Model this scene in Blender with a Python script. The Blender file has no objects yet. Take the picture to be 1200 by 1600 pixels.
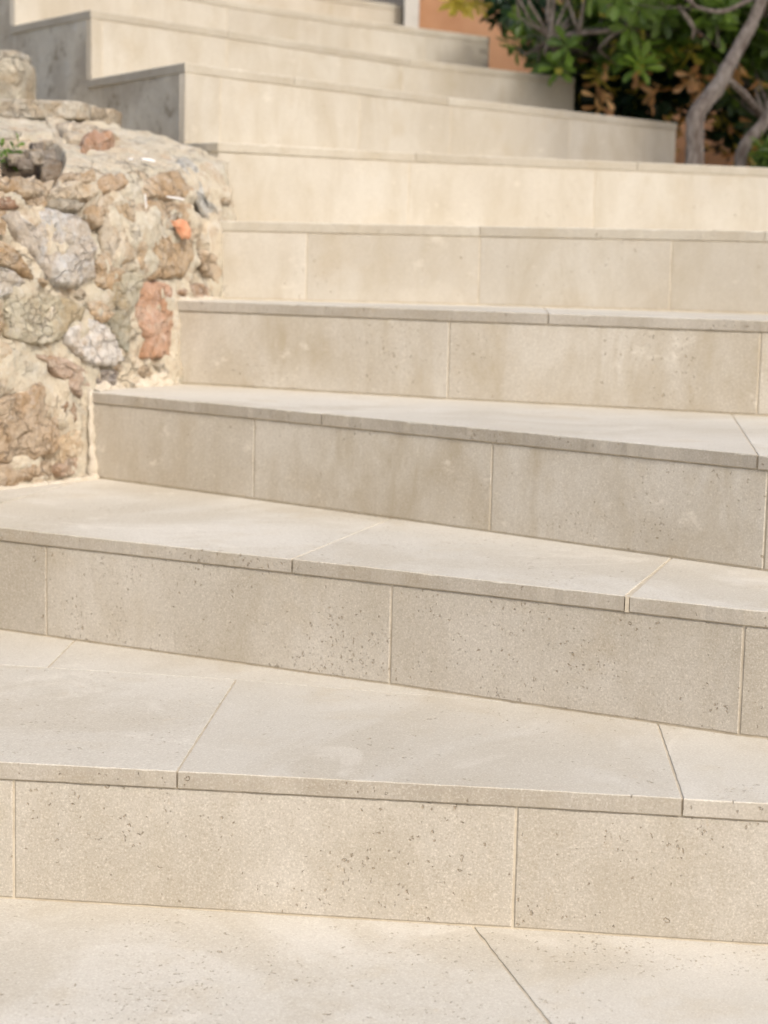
import bpy, bmesh, math, random
from mathutils import Vector, Matrix, noise, kdtree
random.seed(7)
S = bpy.context.scene
COL = S.collection

# ------------------------------------------------------------------ camera, light, exposure
cd = bpy.data.cameras.new('camera'); cam = bpy.data.objects.new('camera', cd); COL.objects.link(cam)
cd.sensor_fit = 'VERTICAL'; cd.sensor_height = 36.0; cd.sensor_width = 27.0
cd.lens = 2932.9 / 1600 * 36
cd.clip_start = .05; cd.clip_end = 2000
RT = Vector((.99973927, .00303726, .02263111)); UP = Vector((-.02283402, .13297993, .99085566)); FW = Vector((0, .99111408, -.13301461))
EYE = Vector((0, 0, .75057))
m = Matrix((RT, UP, -FW)).transposed().to_4x4(); m.translation = EYE
cam.matrix_world = m
cd.dof.use_dof = True; cd.dof.focus_distance = 2.3; cd.dof.aperture_fstop = 6.3; cd.dof.aperture_blades = 7
S.camera = cam

SUN = Vector((.53, -.85, 0)).normalized()
EL = math.radians(43)
SUNV = Vector((SUN.x * math.cos(EL), SUN.y * math.cos(EL), math.sin(EL)))
w = bpy.data.worlds.new('World'); S.world = w; w.use_nodes = True
nt = w.node_tree; nt.nodes.clear()
sky = nt.nodes.new('ShaderNodeTexSky'); sky.sky_type = 'NISHITA'; sky.sun_disc = False
sky.sun_elevation = EL; sky.sun_rotation = math.atan2(SUN.x, SUN.y)
sky.dust_density = 4.0; sky.air_density = .9; sky.ozone_density = .8
bg = nt.nodes.new('ShaderNodeBackground'); bg.inputs[1].default_value = .15
wo = nt.nodes.new('ShaderNodeOutputWorld')
nt.links.new(sky.outputs[0], bg.inputs[0]); nt.links.new(bg.outputs[0], wo.inputs[0])
ld = bpy.data.lights.new('sun', 'SUN'); ld.energy = 1.55; ld.angle = math.radians(6); ld.color = (1, .962, .91)
lo = bpy.data.objects.new('sun', ld); COL.objects.link(lo)
lo.rotation_euler = SUNV.to_track_quat('Z', 'Y').to_euler(); lo.location = (4, -5, 6)
S.view_settings.view_transform = 'Standard'; S.view_settings.look = 'None'
S.view_settings.exposure = .28; S.view_settings.gamma = 1; S.view_settings.use_curve_mapping = False

# ------------------------------------------------------------------ helpers
def link(o, parent=None):
    COL.objects.link(o)
    if parent: o.parent = parent
    return o
def tag(o, label=None, cat=None, group=None, kind=None):
    if label: o['label'] = label
    if cat: o['category'] = cat
    if group: o['group'] = group
    if kind: o['kind'] = kind
    return o
def empty(name, loc=(0, 0, 0)):
    o = bpy.data.objects.new(name, None); o.location = loc; o.empty_display_size = .05
    return link(o)
def mesh_obj(name, verts, faces, mat, parent=None, mats=None, fm=None, smooth=False, origin=None):
    me = bpy.data.meshes.new(name)
    if origin is None: origin = Vector((0, 0, 0))
    me.from_pydata([tuple(Vector(v) - origin) for v in verts], [], faces)
    for mm in (mats or [mat]): me.materials.append(mm)
    if fm:
        for p, i in zip(me.polygons, fm): p.material_index = i
    if smooth:
        for p in me.polygons: p.use_smooth = True
    me.update()
    o = bpy.data.objects.new(name, me)
    o.location = origin
    if parent and parent.type == 'EMPTY' and parent.location.length > 0: o.location = origin - parent.location
    return link(o, parent)

class N:
    """small node-tree builder"""
    def __init__(s, name):
        s.m = bpy.data.materials.new(name); s.m.use_nodes = True; s.t = s.m.node_tree; s.t.nodes.clear()
        s.out = s.t.nodes.new('ShaderNodeOutputMaterial'); s.b = s.t.nodes.new('ShaderNodeBsdfPrincipled')
        s.t.links.new(s.b.outputs[0], s.out.inputs[0]); s.b.inputs['Specular IOR Level'].default_value = .3
    def n(s, ty, **kw):
        x = s.t.nodes.new('ShaderNode' + ty)
        for k, v in kw.items():
            if k.startswith('i_'): x.inputs[k[2:].replace('_', ' ')].default_value = v
            else: setattr(x, k, v)
        return x
    def l(s, a, b): s.t.links.new(a, b)
    def val(s, sock, v):
        if hasattr(v, 'is_output') or isinstance(v, bpy.types.NodeSocket): s.l(v, sock)
        else: sock.default_value = v
    def math(s, op, a, b=0., c=None, clamp=False):
        x = s.t.nodes.new('ShaderNodeMath'); x.operation = op; x.use_clamp = clamp
        s.val(x.inputs[0], a); s.val(x.inputs[1], b)
        if c is not None: s.val(x.inputs[2], c)
        return x.outputs[0]
    def coords(s, scale=(1, 1, 1), rnd=True, world=False, rot=(0, 0, 0)):
        tc = s.n('TexCoord')
        mp = s.n('Mapping'); mp.inputs['Scale'].default_value = scale; mp.inputs['Rotation'].default_value = rot
        if world:
            g = s.n('NewGeometry'); s.l(g.outputs['Position'], mp.inputs[0])
        else:
            src = tc.outputs['Object']
            if rnd:
                oi = s.n('ObjectInfo'); vm = s.n('VectorMath', operation='MULTIPLY_ADD')
                cb = s.n('CombineXYZ')
                for i in range(3): s.l(oi.outputs['Random'], cb.inputs[i])
                s.l(cb.outputs[0], vm.inputs[0]); vm.inputs[1].default_value = (37, 91, 53); s.l(src, vm.inputs[2]); src = vm.outputs[0]
            s.l(src, mp.inputs[0])
        return mp.outputs[0]
    def noise(s, co, scale, detail=4, rough=.55, dist=0):
        x = s.n('TexNoise'); x.inputs['Scale'].default_value = scale; x.inputs['Detail'].default_value = detail
        x.inputs['Roughness'].default_value = rough; x.inputs['Distortion'].default_value = dist
        s.l(co, x.inputs['Vector']); return x.outputs[0]
    def vor(s, co, scale, feature='F1', rnd=1.):
        x = s.n('TexVoronoi', feature=feature); x.inputs['Scale'].default_value = scale; x.inputs['Randomness'].default_value = rnd
        s.l(co, x.inputs['Vector']); return x
    def ramp(s, v, lo, hi, a=0., b=1.):
        x = s.n('MapRange'); x.interpolation_type = 'SMOOTHSTEP'
        s.val(x.inputs[0], v); x.inputs[1].default_value = lo; x.inputs[2].default_value = hi
        x.inputs[3].default_value = a; x.inputs[4].default_value = b; return x.outputs[0]
    def mix(s, f, a, b, mode='MIX'):
        x = s.n('Mix', data_type='RGBA', blend_type=mode)
        s.val(x.inputs[0], f)
        for i, v in ((6, a), (7, b)):
            if isinstance(v, (tuple, list)): x.inputs[i].default_value = (*v[:3], 1)
            else: s.l(v, x.inputs[i])
        return x.outputs[2]
    def bump(s, h, dist, strength=1., prev=None):
        x = s.n('Bump'); x.inputs['Distance'].default_value = dist; x.inputs['Strength'].default_value = strength
        s.l(h, x.inputs['Height'])
        if prev is not None: s.l(prev, x.inputs['Normal'])
        return x.outputs[0]
    def done(s, col, rough=.8, normal=None):
        s.val(s.b.inputs['Base Color'], (*col, 1) if isinstance(col, tuple) else col)
        s.val(s.b.inputs['Roughness'], rough)
        if normal is not None: s.l(normal, s.b.inputs['Normal'])
        return s.m

def limestone(name, c1, c2, pits=1., grain=.0005, streak=0., gr=1., speck=.5, rough=.75, cloud=.25):
    k = N(name); co = k.coords()
    oi = k.n('ObjectInfo')
    big = k.ramp(k.noise(co, 3.2, 5, .6), .35, .68)
    col = k.mix(big, c1, c2)
    col = k.mix(k.ramp(k.noise(co, 9, 4, .6), .52, .75, 0, .45), col, tuple(x * y for x, y in zip(c1, (.93, .86, .74))))
    wc = k.noise(k.coords(world=True), 2.1, 6, .62, 1.2)
    col = k.mix(k.ramp(wc, .46, .62, 0, cloud), col, tuple(x * y for x, y in zip(c1, (.84, .80, .73))))
    col = k.mix(k.ramp(k.noise(k.coords(world=True), 5.7, 7, .68, .8), .56, .66, 0, cloud * .7), col, tuple(min(.9, x * 1.16) for x in c2))
    # per-slab tone
    col = k.mix(1., col, k.mix(oi.outputs['Random'], (.93, .925, .92), (1.05, 1.05, 1.05)), 'MULTIPLY')
    # sand-sized grains, light and dark
    g1 = k.noise(co, 400, 2, .75); g2 = k.noise(co, 190, 4, .75, .8)
    dark = tuple(x * y for x, y in zip(c1, (.50, .44, .36)))
    col = k.mix(k.ramp(g1, .52, .68, 0, .55 * speck), col, dark)
    col = k.mix(k.ramp(g1, .32, .47, .75 * speck, 0), col, tuple(min(.92, x * 1.5) for x in c2))
    col = k.mix(k.ramp(g2, .54, .66, 0, .42 * speck), col, dark)
    col = k.mix(k.ramp(g2, .33, .45, .40 * speck, 0), col, tuple(min(.92, x * 1.35) for x in c2))
    h = k.math('ADD', k.math('MULTIPLY', g1, .5), k.math('MULTIPLY', g2, .9))
    nrm = k.bump(h, grain, .9)
    if pits > 0:
        # small broken shells: crescents and slots, gathered in loose drifts
        dc = k.n('VectorMath', operation='MULTIPLY_ADD')
        nn = k.n('TexNoise'); nn.inputs['Scale'].default_value = 70; nn.inputs['Detail'].default_value = 3; k.l(co, nn.inputs['Vector'])
        k.l(nn.outputs['Color'], dc.inputs[0]); dc.inputs[1].default_value = (.018, .018, .018); k.l(co, dc.inputs[2])
        clump = k.ramp(k.noise(co, 5.5, 3, .6), .44, .66, .05, 1.25)
        tot = None
        for sc, wd, pr, rot in ((70, .075, .26, (.3, .6, .2)), (105, .10, .30, (1.1, -.5, .7)), (190, .20, .36, (.2, .1, 1.0))):
            mp = k.n('Mapping'); mp.inputs['Scale'].default_value = (1.25, 1.25, .85); mp.inputs['Rotation'].default_value = rot; k.l(dc.outputs[0], mp.inputs[0])
            v = k.vor(mp.outputs[0], sc)
            sep = k.n('SeparateColor'); k.l(v.outputs['Color'], sep.inputs[0])
            pick = k.math('LESS_THAN', sep.outputs[0], k.math('MULTIPLY', k.math('MULTIPLY', clump, k.math('MULTIPLY_ADD', oi.outputs['Random'], 1.1, .25)), pr * pits))
            rad = k.math('MULTIPLY_ADD', sep.outputs[1], .16, .08)
            arc = k.ramp(k.math('ABSOLUTE', k.math('SUBTRACT', v.outputs['Distance'], rad)), wd * .35, wd, 1, 0)
            arc = k.math('MULTIPLY', arc, k.ramp(k.noise(co, sc * 1.1, 2), .48, .56))
            arc = k.math('MULTIPLY', arc, pick)
            tot = arc if tot is None else k.math('MAXIMUM', tot, arc)
        col = k.mix(k.math('MULTIPLY', tot, .46), col, tuple(x * y for x, y in zip(c1, (.58, .44, .28))))
        och = k.ramp(k.noise(co, 26, 5, .75, .5), .60, .70); col = k.mix(k.math('MULTIPLY', k.math('MULTIPLY', och, clump), .30 * min(1, pits)), col, tuple(x * y for x, y in zip(c1, (1.0, .84, .60))))
        nrm = k.bump(k.math('SUBTRACT', 1., tot), .0012, 1., nrm)
    if streak > 0:
        sc = k.coords(scale=(7, 7, 2.4))
        st = k.ramp(k.noise(sc, 1.5, 6, .7, .5), .38, .80)
        col = k.mix(k.math('MULTIPLY', st, streak), col, tuple(x * y for x, y in zip(c1, (.80, .74, .62))))
        blot = k.ramp(k.noise(k.coords(scale=(1, 1, 1.6)), 14, 5, .7), .60, .72)
        col = k.mix(k.math('MULTIPLY', blot, .5 * streak), col, tuple(min(1, x * 1.3) for x in c2))
    return k.done(col, rough, nrm)

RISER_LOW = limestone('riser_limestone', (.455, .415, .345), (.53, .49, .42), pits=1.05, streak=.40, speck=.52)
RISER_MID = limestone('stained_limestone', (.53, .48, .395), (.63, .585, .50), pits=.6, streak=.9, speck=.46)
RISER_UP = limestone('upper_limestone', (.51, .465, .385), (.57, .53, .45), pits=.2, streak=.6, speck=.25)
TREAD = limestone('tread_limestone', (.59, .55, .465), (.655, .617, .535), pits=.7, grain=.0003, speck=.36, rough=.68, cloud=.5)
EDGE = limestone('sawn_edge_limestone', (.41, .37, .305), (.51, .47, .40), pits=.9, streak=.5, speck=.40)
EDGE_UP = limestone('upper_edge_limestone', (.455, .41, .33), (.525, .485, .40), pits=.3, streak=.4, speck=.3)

def plain(name, c1, c2, sc=20, bd=.002, rough=.9, detail=6, world=True, lo=.35, hi=.65):
    k = N(name); co = k.coords(world=world, rnd=not world)
    a = k.noise(co, sc, detail, .65)
    col = k.mix(k.ramp(a, lo, hi), c1, c2)
    f = k.noise(co, 220, 3, .7)
    col = k.mix(k.ramp(f, .55, .75, 0, .3), col, tuple(x * .5 for x in c1))
    return k.done(col, rough, k.bump(k.math('ADD', a, k.math('MULTIPLY', f, .25)), bd))
GROUT = plain('cream_grout', (.50, .43, .32), (.61, .54, .42), 30, .0008)
CREAM_MORTAR = plain('cream_mortar', (.56, .49, .38), (.66, .59, .48), 45, .006)
SOIL = plain('dry_soil', (.10, .075, .05), (.22, .17, .12), 40, .01)
LINE = plain('white_paint', (.78, .76, .72), (.85, .83, .80), 90, .0005)
REDPAINT = plain('orange_brick', (.60, .26, .14), (.70, .38, .23), 40, .004)

def cement():
    k = N('grey_cement_render'); co = k.coords(world=True)
    a = k.noise(co, 5, 6, .65, .4); b = k.noise(co, 22, 6, .7)
    col = k.mix(k.ramp(a, .35, .65), (.47, .415, .325), (.66, .61, .50))
    col = k.mix(k.ramp(b, .55, .72, 0, .6), col, (.70, .67, .60))
    col = k.mix(k.ramp(b, .32, .46, .75, 0), col, (.27, .215, .145))
    return k.done(col, .9, k.bump(k.math('ADD', a, b), .006))
CEMENT = cement()

def cracks(k, co, scale, w_, thr):
    """thin irregular cracks: edges of a distorted cell pattern, broken up by noise"""
    nn = k.n('TexNoise'); nn.inputs['Scale'].default_value = scale * 1.6; nn.inputs['Detail'].default_value = 5; k.l(co, nn.inputs['Vector'])
    dc = k.n('VectorMath', operation='MULTIPLY_ADD'); k.l(nn.outputs['Color'], dc.inputs[0]); q = .9 / scale; dc.inputs[1].default_value = (q, q, q); k.l(co, dc.inputs[2])
    v = k.vor(dc.outputs[0], scale, 'DISTANCE_TO_EDGE')
    return k.math('MULTIPLY', k.ramp(v.outputs['Distance'], 0, w_, 1, 0), k.ramp(k.noise(co, scale * .45, 3), thr, thr + .08))
def mortar_mat():
    k = N('rubble_mortar'); co = k.coords(world=True)
    a = k.noise(co, 6, 6, .65, .8); b = k.noise(co, 30, 8, .78, .6); c = k.noise(co, 110, 6, .8)
    col = k.mix(k.ramp(a, .36, .64), (.76, .655, .49), (.68, .62, .48))
    e = k.noise(co, 11, 7, .72, 1.0)
    col = k.mix(k.ramp(e, .52, .62, 0, .75), col, (.60, .46, .31))
    col = k.mix(k.ramp(e, .36, .45, .6, 0), col, (.52, .49, .41))
    col = k.mix(k.ramp(b, .50, .66, 0, .8), col, (.80, .745, .64))
    col = k.mix(k.ramp(b, .32, .47, .7, 0), col, (.52, .40, .27))
    col = k.mix(k.ramp(c, .55, .68, 0, .5), col, (.38, .28, .18))
    col = k.mix(k.ramp(c, .30, .45, .75, 0), col, (.84, .80, .72))
    cr_ = k.math('MAXIMUM', cracks(k, co, 13, .045, .52), k.math('MULTIPLY', cracks(k, co, 42, .08, .56), .6))
    col = k.mix(k.math('MULTIPLY', cr_, .5), col, (.26, .19, .12))
    h = k.math('ADD', k.math('MULTIPLY', b, 1.), k.math('MULTIPLY', c, .45))
    return k.done(col, .92, k.bump(k.math('SUBTRACT', h, k.math('MULTIPLY', cr_, .6)), .011))
MORTAR = mortar_mat()

def rock_mat():
    k = N('rubble_rock'); co = k.coords()
    oi = k.n('ObjectInfo'); base = oi.outputs['Color']
    a = k.noise(co, 11, 7, .70, .9); b = k.noise(co, 46, 8, .8, .6); c = k.noise(co, 150, 5, .8)
    col = k.mix(k.ramp(a, .42, .62, 0, .75), base, k.mix(1., base, (.80, .66, .50), 'MULTIPLY'))
    wco = k.coords(world=True); sm = k.noise(wco, 15, 7, .75, .8)
    col = k.mix(k.ramp(sm, .50, .64, 0, .60), col, (.72, .64, .51))
    col = k.mix(k.ramp(b, .52, .66, 0, .70), col, k.mix(.5, base, (.86, .83, .78)))
    col = k.mix(k.ramp(b, .31, .46, .80, 0), col, k.mix(1., base, (.52, .42, .32), 'MULTIPLY'))
    col = k.mix(k.ramp(c, .56, .68, 0, .5), col, k.mix(1., base, (.45, .36, .28), 'MULTIPLY'))
    cr_ = k.math('MAXIMUM', cracks(k, co, 15, .05, .48), k.math('MULTIPLY', cracks(k, co, 38, .08, .5), .7))
    col = k.mix(k.math('MULTIPLY', cr_, .30), col, k.mix(1., base, (.34, .26, .19), 'MULTIPLY'))
    fv = k.vor(co, 34); fv2 = k.vor(co, 80)
    h = k.math('ADD', k.math('ADD', k.math('MULTIPLY', a, .8), k.math('MULTIPLY', b, .7)), k.math('ADD', k.math('MULTIPLY', fv.outputs['Distance'], .45), k.math('MULTIPLY', fv2.outputs['Distance'], .25)))
    return k.done(col, .88, k.bump(k.math('SUBTRACT', h, k.math('MULTIPLY', cr_, .5)), .020))
ROCK = rock_mat()

def stucco():
    k = N('terracotta_render'); co = k.coords(world=True)
    a = k.noise(co, 2.5, 5, .6); c = k.noise(co, 120, 4, .7)
    col = k.mix(k.ramp(a, .35, .65), (.40, .20, .10), (.52, .29, .16))
    return k.done(col, .92, k.bump(c, .003))
STUCCO = stucco()
PALE = plain('pale_grey_render', (.50, .47, .41), (.60, .57, .51), 6, .002)

def bark_mat():
    k = N('grey_bark'); co = k.coords(scale=(1, 1, .25), world=True)
    a = k.noise(co, 60, 6, .7); b = k.noise(co, 9, 3)
    col = k.mix(k.ramp(a, .35, .68), (.15, .115, .09), (.36, .31, .265))
    col = k.mix(k.ramp(b, .55, .7, 0, .5), col, (.42, .37, .31))
    return k.done(col, .9, k.bump(a, .006))
BARK = bark_mat()

def leaf_mat(name, c1, c2):
    k = N(name)
    at = k.n('Attribute', attribute_name='tint'); g = k.n('SeparateColor'); k.l(at.outputs['Color'], g.inputs[0])
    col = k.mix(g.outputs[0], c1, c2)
    col = k.mix(g.outputs[1], col, (.62, .50, .10))
    co = k.coords(rnd=False); n = k.noise(co, 160, 3)
    col = k.mix(k.ramp(n, .4, .7, 0, .3), col, tuple(x * 1.5 for x in c2))
    k.done(col, .38)
    k.b.inputs['Specular IOR Level'].default_value = .5
    tr = k.n('BsdfTranslucent'); k.l(k.mix(1., col, (1.3, 1.5, .5), 'MULTIPLY'), tr.inputs[0])
    ms = k.n('MixShader'); ms.inputs[0].default_value = .28
    k.l(k.b.outputs[0], ms.inputs[1]); k.l(tr.outputs[0], ms.inputs[2]); k.l(ms.outputs[0], k.out.inputs[0])
    return k.m
LEAF = leaf_mat('glossy_leaf', (.018, .048, .012), (.20, .31, .045))
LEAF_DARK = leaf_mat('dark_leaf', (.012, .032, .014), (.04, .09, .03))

# ------------------------------------------------------------------ step lines (plan of each riser face, metres) and levels
H = [0, .1655, .3287, .4922, .6609, .8249, 1.001, 1.179, 1.349, 1.519, 1.689, 1.859]
F = {1: [(-1.6, 2.25), (-.438, 2.115), (.156, 2.052), (.432, 2.013), (1.6, 1.88)],
     2: [(-1.0, 3.09), (-.595, 2.872), (.013, 2.553), (.315, 2.388), (.47, 2.303), (.80, 2.17), (1.6, 1.99)],
     3: [(-.568, 3.553), (-.545, 3.535), (-.231, 3.272), (.169, 2.93), (.536, 2.612), (.90, 2.34), (1.6, 2.12)],
     4: [(-.436, 3.823), (-.416, 3.815), (.115, 3.547), (.67, 3.318), (1.6, 3.02)],
     5: [(-.372, 4.001), (-.348, 4.0), (.188, 3.965), (.763, 3.80), (1.6, 3.56)],
     6: [(-.385, 4.23), (.041, 4.47), (.694, 4.70), (.939, 4.78), (1.66, 5.0)],
     7: [(-.468, 4.304), (-.321, 4.50), (.144, 5.045), (.856, 5.775)],
     8: [(-.753, 4.772), (-.44, 5.146), (.046, 5.77), (.586, 6.219)],
     9: [(-1.018, 5.15), (-.509, 5.83), (-.14, 6.22), (.326, 6.621)],
     10: [(-1.28, 5.55), (-.72, 6.46), (-.136, 7.03), (.026, 7.17)],
     11: [(-1.5, 5.93), (-.9, 6.93), (-.15, 7.56), (.08, 7.72)],
     12: [(-1.72, 6.3), (-1.1, 7.4), (-.15, 8.05), (.08, 8.2)]}
RJ = {1: [-1.0, -.422, .157, .74], 2: [-.514, .013, .454, .80], 3: [-.23, .168, .536, .90], 4: [.115, .657], 5: [-.175, .188, .573],
      6: [.041, .494, .98], 7: [-.397, -.084, .153, .50], 8: [-.73, -.448, .027], 9: [-.509, -.14, .10], 10: [-.72, -.136], 11: [-.9, -.15]}
# slab joints: x on the front line, then the point the joint runs to at the back
SJ = {1: [(-.81, (-.77, 2.98)), (-.23, (-.201, 2.573)), (.339, (.358, 2.342)), (.80, (.81, 2.1))],
      2: [(-.70, (-.60, 3.36)), (-.129, (.006, 3.05)), (.315, (.409, 2.673))],
      3: [(-.11, (.13, 3.54)), (.522, (.61, 3.30))],
      4: [(.294, (.32, 3.90)), (.80, (.82, 3.76))], 5: [(.187, (.18, 4.50)), (.75, (.70, 4.70))],
      6: [(.056, (-.12, 4.74)), (.60, (.30, 5.2))], 7: [(-.238, (-.52, 5.05)), (.144, (-.13, 5.5))], 8: [(-.445, (-.66, 5.6)), (.046, (-.2, 6.1))],
      9: [(-.14, (-.38, 6.8))], 10: [(-.3, (-.5, 7.2))], 11: [(-.4, (-.6, 7.6))]}

def V2(p): return Vector((p[0], p[1]))
def at_x(P, x):
    for a, b in zip(P, P[1:]):
        if a[0] <= x <= b[0]:
            t = (x - a[0]) / (b[0] - a[0]); return V2(a).lerp(V2(b), t)
    return V2(P[0]) if x < P[0][0] else V2(P[-1])
def seg(P, x0, x1):
    r = [at_x(P, x0)]
    for q in P:
        if x0 + 1e-4 < q[0] < x1 - 1e-4: r.append(V2(q))
    r.append(at_x(P, x1)); return r
def offset(P, d):
    """offset a polyline sideways, positive = towards the back (left of its direction)"""
    P = [V2(p) for p in P]; r = []
    for i, p in enumerate(P):
        n = Vector((0, 0))
        if i: t = (p - P[i - 1]).normalized(); n += Vector((-t.y, t.x))
        if i < len(P) - 1: t = (P[i + 1] - p).normalized(); n += Vector((-t.y, t.x))
        n.normalize()
        r.append(p + n * d)
    return r
def inter(p, q, P):
    """where the ray p->q meets the polyline P"""
    d = q - p
    for a, b in zip(P, P[1:]):
        a, b = V2(a), V2(b); e = b - a; den = d.x * e.y - d.y * e.x
        if abs(den) < 1e-9: continue
        t = ((a.x - p.x) * e.y - (a.y - p.y) * e.x) / den; u = ((a.x - p.x) * d.y - (a.y - p.y) * d.x) / den
        if t > 0 and -1e-6 <= u <= 1 + 1e-6: return p + d * t
    return q
FR = {k: [F[k][0]] + [tuple(at_x(F[k], x)) for x in RJ[k]] + [F[k][-1]] if k in RJ else F[k] for k in F}
def shrink(poly, d):
    """inset a closed polygon (counter-clockwise) by d"""
    n = len(poly); r = []
    for i in range(n):
        a, b, c = poly[i - 1], poly[i], poly[(i + 1) % n]
        t1 = (b - a).normalized(); t2 = (c - b).normalized()
        n1 = Vector((-t1.y, t1.x)); n2 = Vector((-t2.y, t2.x)); mm = n1 + n2
        if mm.length < 1e-5: r.append(b + n1 * d); continue
        mm.normalize(); r.append(b + mm * (d / max(.35, mm.dot(n1))))
    return r
def clean(poly):
    r = []
    for p in poly:
        if not r or (p - r[-1]).length > 1e-4: r.append(p)
    if (r[0] - r[-1]).length < 1e-4: r.pop()
    return r

def slab(name, poly, z0, z1, mats, parent, front=(), bev=.0012, jit=.0005, side_mat=1, rough_step=.012, corner=0.):
    """a stone slab: polygon prism with slightly worn, uneven arrises. mats[0] on top, mats[side_mat] on the sides"""
    poly = clean(poly); n = len(poly); pts = []
    for i in range(n):
        a, b = poly[i], poly[(i + 1) % n]; L = (b - a).length; k = max(1, int(L / rough_step))
        if L > 2: k = 4
        for j in range(k):
            p = a.lerp(b, j / k)
            if j:
                t = (b - a).normalized(); nn = Vector((-t.y, t.x))
                p = p + nn * (noise.noise(Vector((p.x * 70, p.y * 70, z1 * 9))) * jit * 2)
            pts.append(p)
    m_ = len(pts); verts = []
    ins = shrink(pts, bev)
    c = sum(pts, Vector((0, 0))) / m_; org = Vector((c.x, c.y, (z0 + z1) / 2))
    def chip(p): return abs(noise.noise(Vector((p.x * 55, p.y * 55, z1 * 7 + 3)))) ** 2 * bev * 4
    for p in pts: verts.append((p.x, p.y, z0))
    for p in pts: verts.append((p.x, p.y, z1 - bev - chip(p)))
    for p, q in zip(ins, pts): verts.append((q.x + (p.x - q.x) * .3, q.y + (p.y - q.y) * .3, z1 - bev * .3))
    for p in ins: verts.append((p.x, p.y, z1))
    faces = []; fm = []
    for l in range(3):
        for i in range(m_):
            j = (i + 1) % m_; faces.append((l * m_ + i, l * m_ + j, (l + 1) * m_ + j, (l + 1) * m_ + i)); fm.append(side_mat if l < 1 else 0)
    faces.append(tuple(range(3 * m_, 4 * m_))); fm.append(0)
    faces.append(tuple(reversed(range(m_)))); fm.append(side_mat)
    return mesh_obj(name, verts, faces, None, parent, mats=mats, fm=fm, origin=org)

def riser(name, a, b, z0, z1, th, mat, parent):
    """upright slab with its face on the line a-b (list of points) and bevelled arrises all round the face"""
    d = (b - a).normalized(); nrm = Vector((d.y, -d.x)); L = (b - a).length
    bv = .0011; nx = max(2, int(L / .014)); nz = max(2, int((z1 - z0) / .014))
    c = (a + b) / 2; org = Vector((c.x, c.y, (z0 + z1) / 2))
    loop = []  # (u, z) round the face
    for i in range(nx): loop.append((L * i / nx, z0, 0, 1))
    for i in range(nz): loop.append((L, z0 + (z1 - z0) * i / nz, -1, 0))
    for i in range(nx): loop.append((L - L * i / nx, z1, 0, -1))
    for i in range(nz): loop.append((0, z1 - (z1 - z0) * i / nz, 1, 0))
    k = len(loop); verts = []
    def P(u, z, off): q = a + d * u + nrm * off; return (q.x, q.y, z)
    for (u, z, iu, iz) in loop: verts.append(P(u, z, -th))
    for (u, z, iu, iz) in loop:
        w_ = noise.noise(Vector((a.x * 9 + u * 60, z * 60, a.y * 5))) * .0004
        verts.append(P(u + iu * w_, z + iz * w_, -bv))
    for (u, z, iu, iz) in loop:
        w_ = bv * (1 + 1.6 * abs(noise.noise(Vector((u * 75, z * 75, a.x * 7)))) ** 2)
        uu = min(max(u, w_), L - w_); zz = min(max(z, z0 + w_), z1 - w_)
        verts.append(P(uu, zz, 0))
    faces = []
    for l in range(2):
        for i in range(k):
            j = (i + 1) % k; faces.append((l * k + i, l * k + j, (l + 1) * k + j, (l + 1) * k + i))
    faces.append(tuple(range(2 * k, 3 * k))); faces.append(tuple(reversed(range(k))))
    return mesh_obj(name, verts, faces, mat, parent, origin=org)

# ------------------------------------------------------------------ ground
def sheet(name, poly, z, mat, **kw):
    o = mesh_obj(name, [(x, y, z) for x, y in poly], [tuple(range(len(poly)))], mat); o['kind'] = 'structure'; return o
sheet('ground', [(-400, -400), (400, -400), (400, 400), (-400, 400)], -.06, SOIL)

# lower landing: grout bed with slabs let into it
bed = sheet('landing_floor', [(-3, -1.5), (2.6, -1.5), (2.6, 1.95), (-3, 2.3)], -.0015, GROUT)
LT = [TREAD, EDGE]
jt = Vector((.112, 2.06)); jb = Vector((.177, 1.786)); jd = (jb - jt).normalized()
back = offset(FR[1], .012)
def jx(y): return jt + jd * ((y - jt.y) / jd.y)
rows = [[V2((-.62, 2.6)), V2((-.62, 1.2))], [V2((.112, 2.3)), None], [V2((.80, 2.4)), V2((.86, 1.2))]]
L0 = [V2((-2.9, 1.2)), V2((-.62, 1.2)), inter(V2((-.62, 1.2)), V2((-.62, 3)), back), V2(back[0]), V2((-2.9, 2.4))]
g_ = .0015
P1 = [V2((-.62, 1.2)), jx(1.2)] + [inter(jx(1.2), jt, back)] + [V2(q) for q in reversed(back) if -.62 < q[0] < .112] + [inter(V2((-.62, 1.2)), V2((-.62, 3)), back)]
P2 = [jx(1.2), V2((1.0, 1.2)), inter(V2((1.0, 1.2)), V2((.8, 2.4)), back)] + [V2(q) for q in reversed(back) if .13 < q[0] < .83] + [inter(jx(1.2), jt, back)]
P3 = [V2((1.0, 1.2)), V2((2.5, 1.2)), V2((2.5, 1.85)), V2(back[-1]), inter(V2((1.0, 1.2)), V2((.8, 2.4)), back)]
for P in (L0, P1, P2, P3): slab('paving_slab', shrink(clean(P), g_), -.02, 0., LT, bed, bev=.0008)
for y0, y1, off in ((.6, 1.2, 0), (0, .6, .4), (-.6, 0, .1), (-1.2, -.6, .5)):
    for i in range(-3, 3):
        x = off + i * .9
        slab('paving_slab', shrink([V2((x, y0)), V2((x + .9, y0)), V2((x + .9, y1)), V2((x, y1))], g_), -.02, 0., LT, bed, bev=.0008, rough_step=.2)

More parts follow.
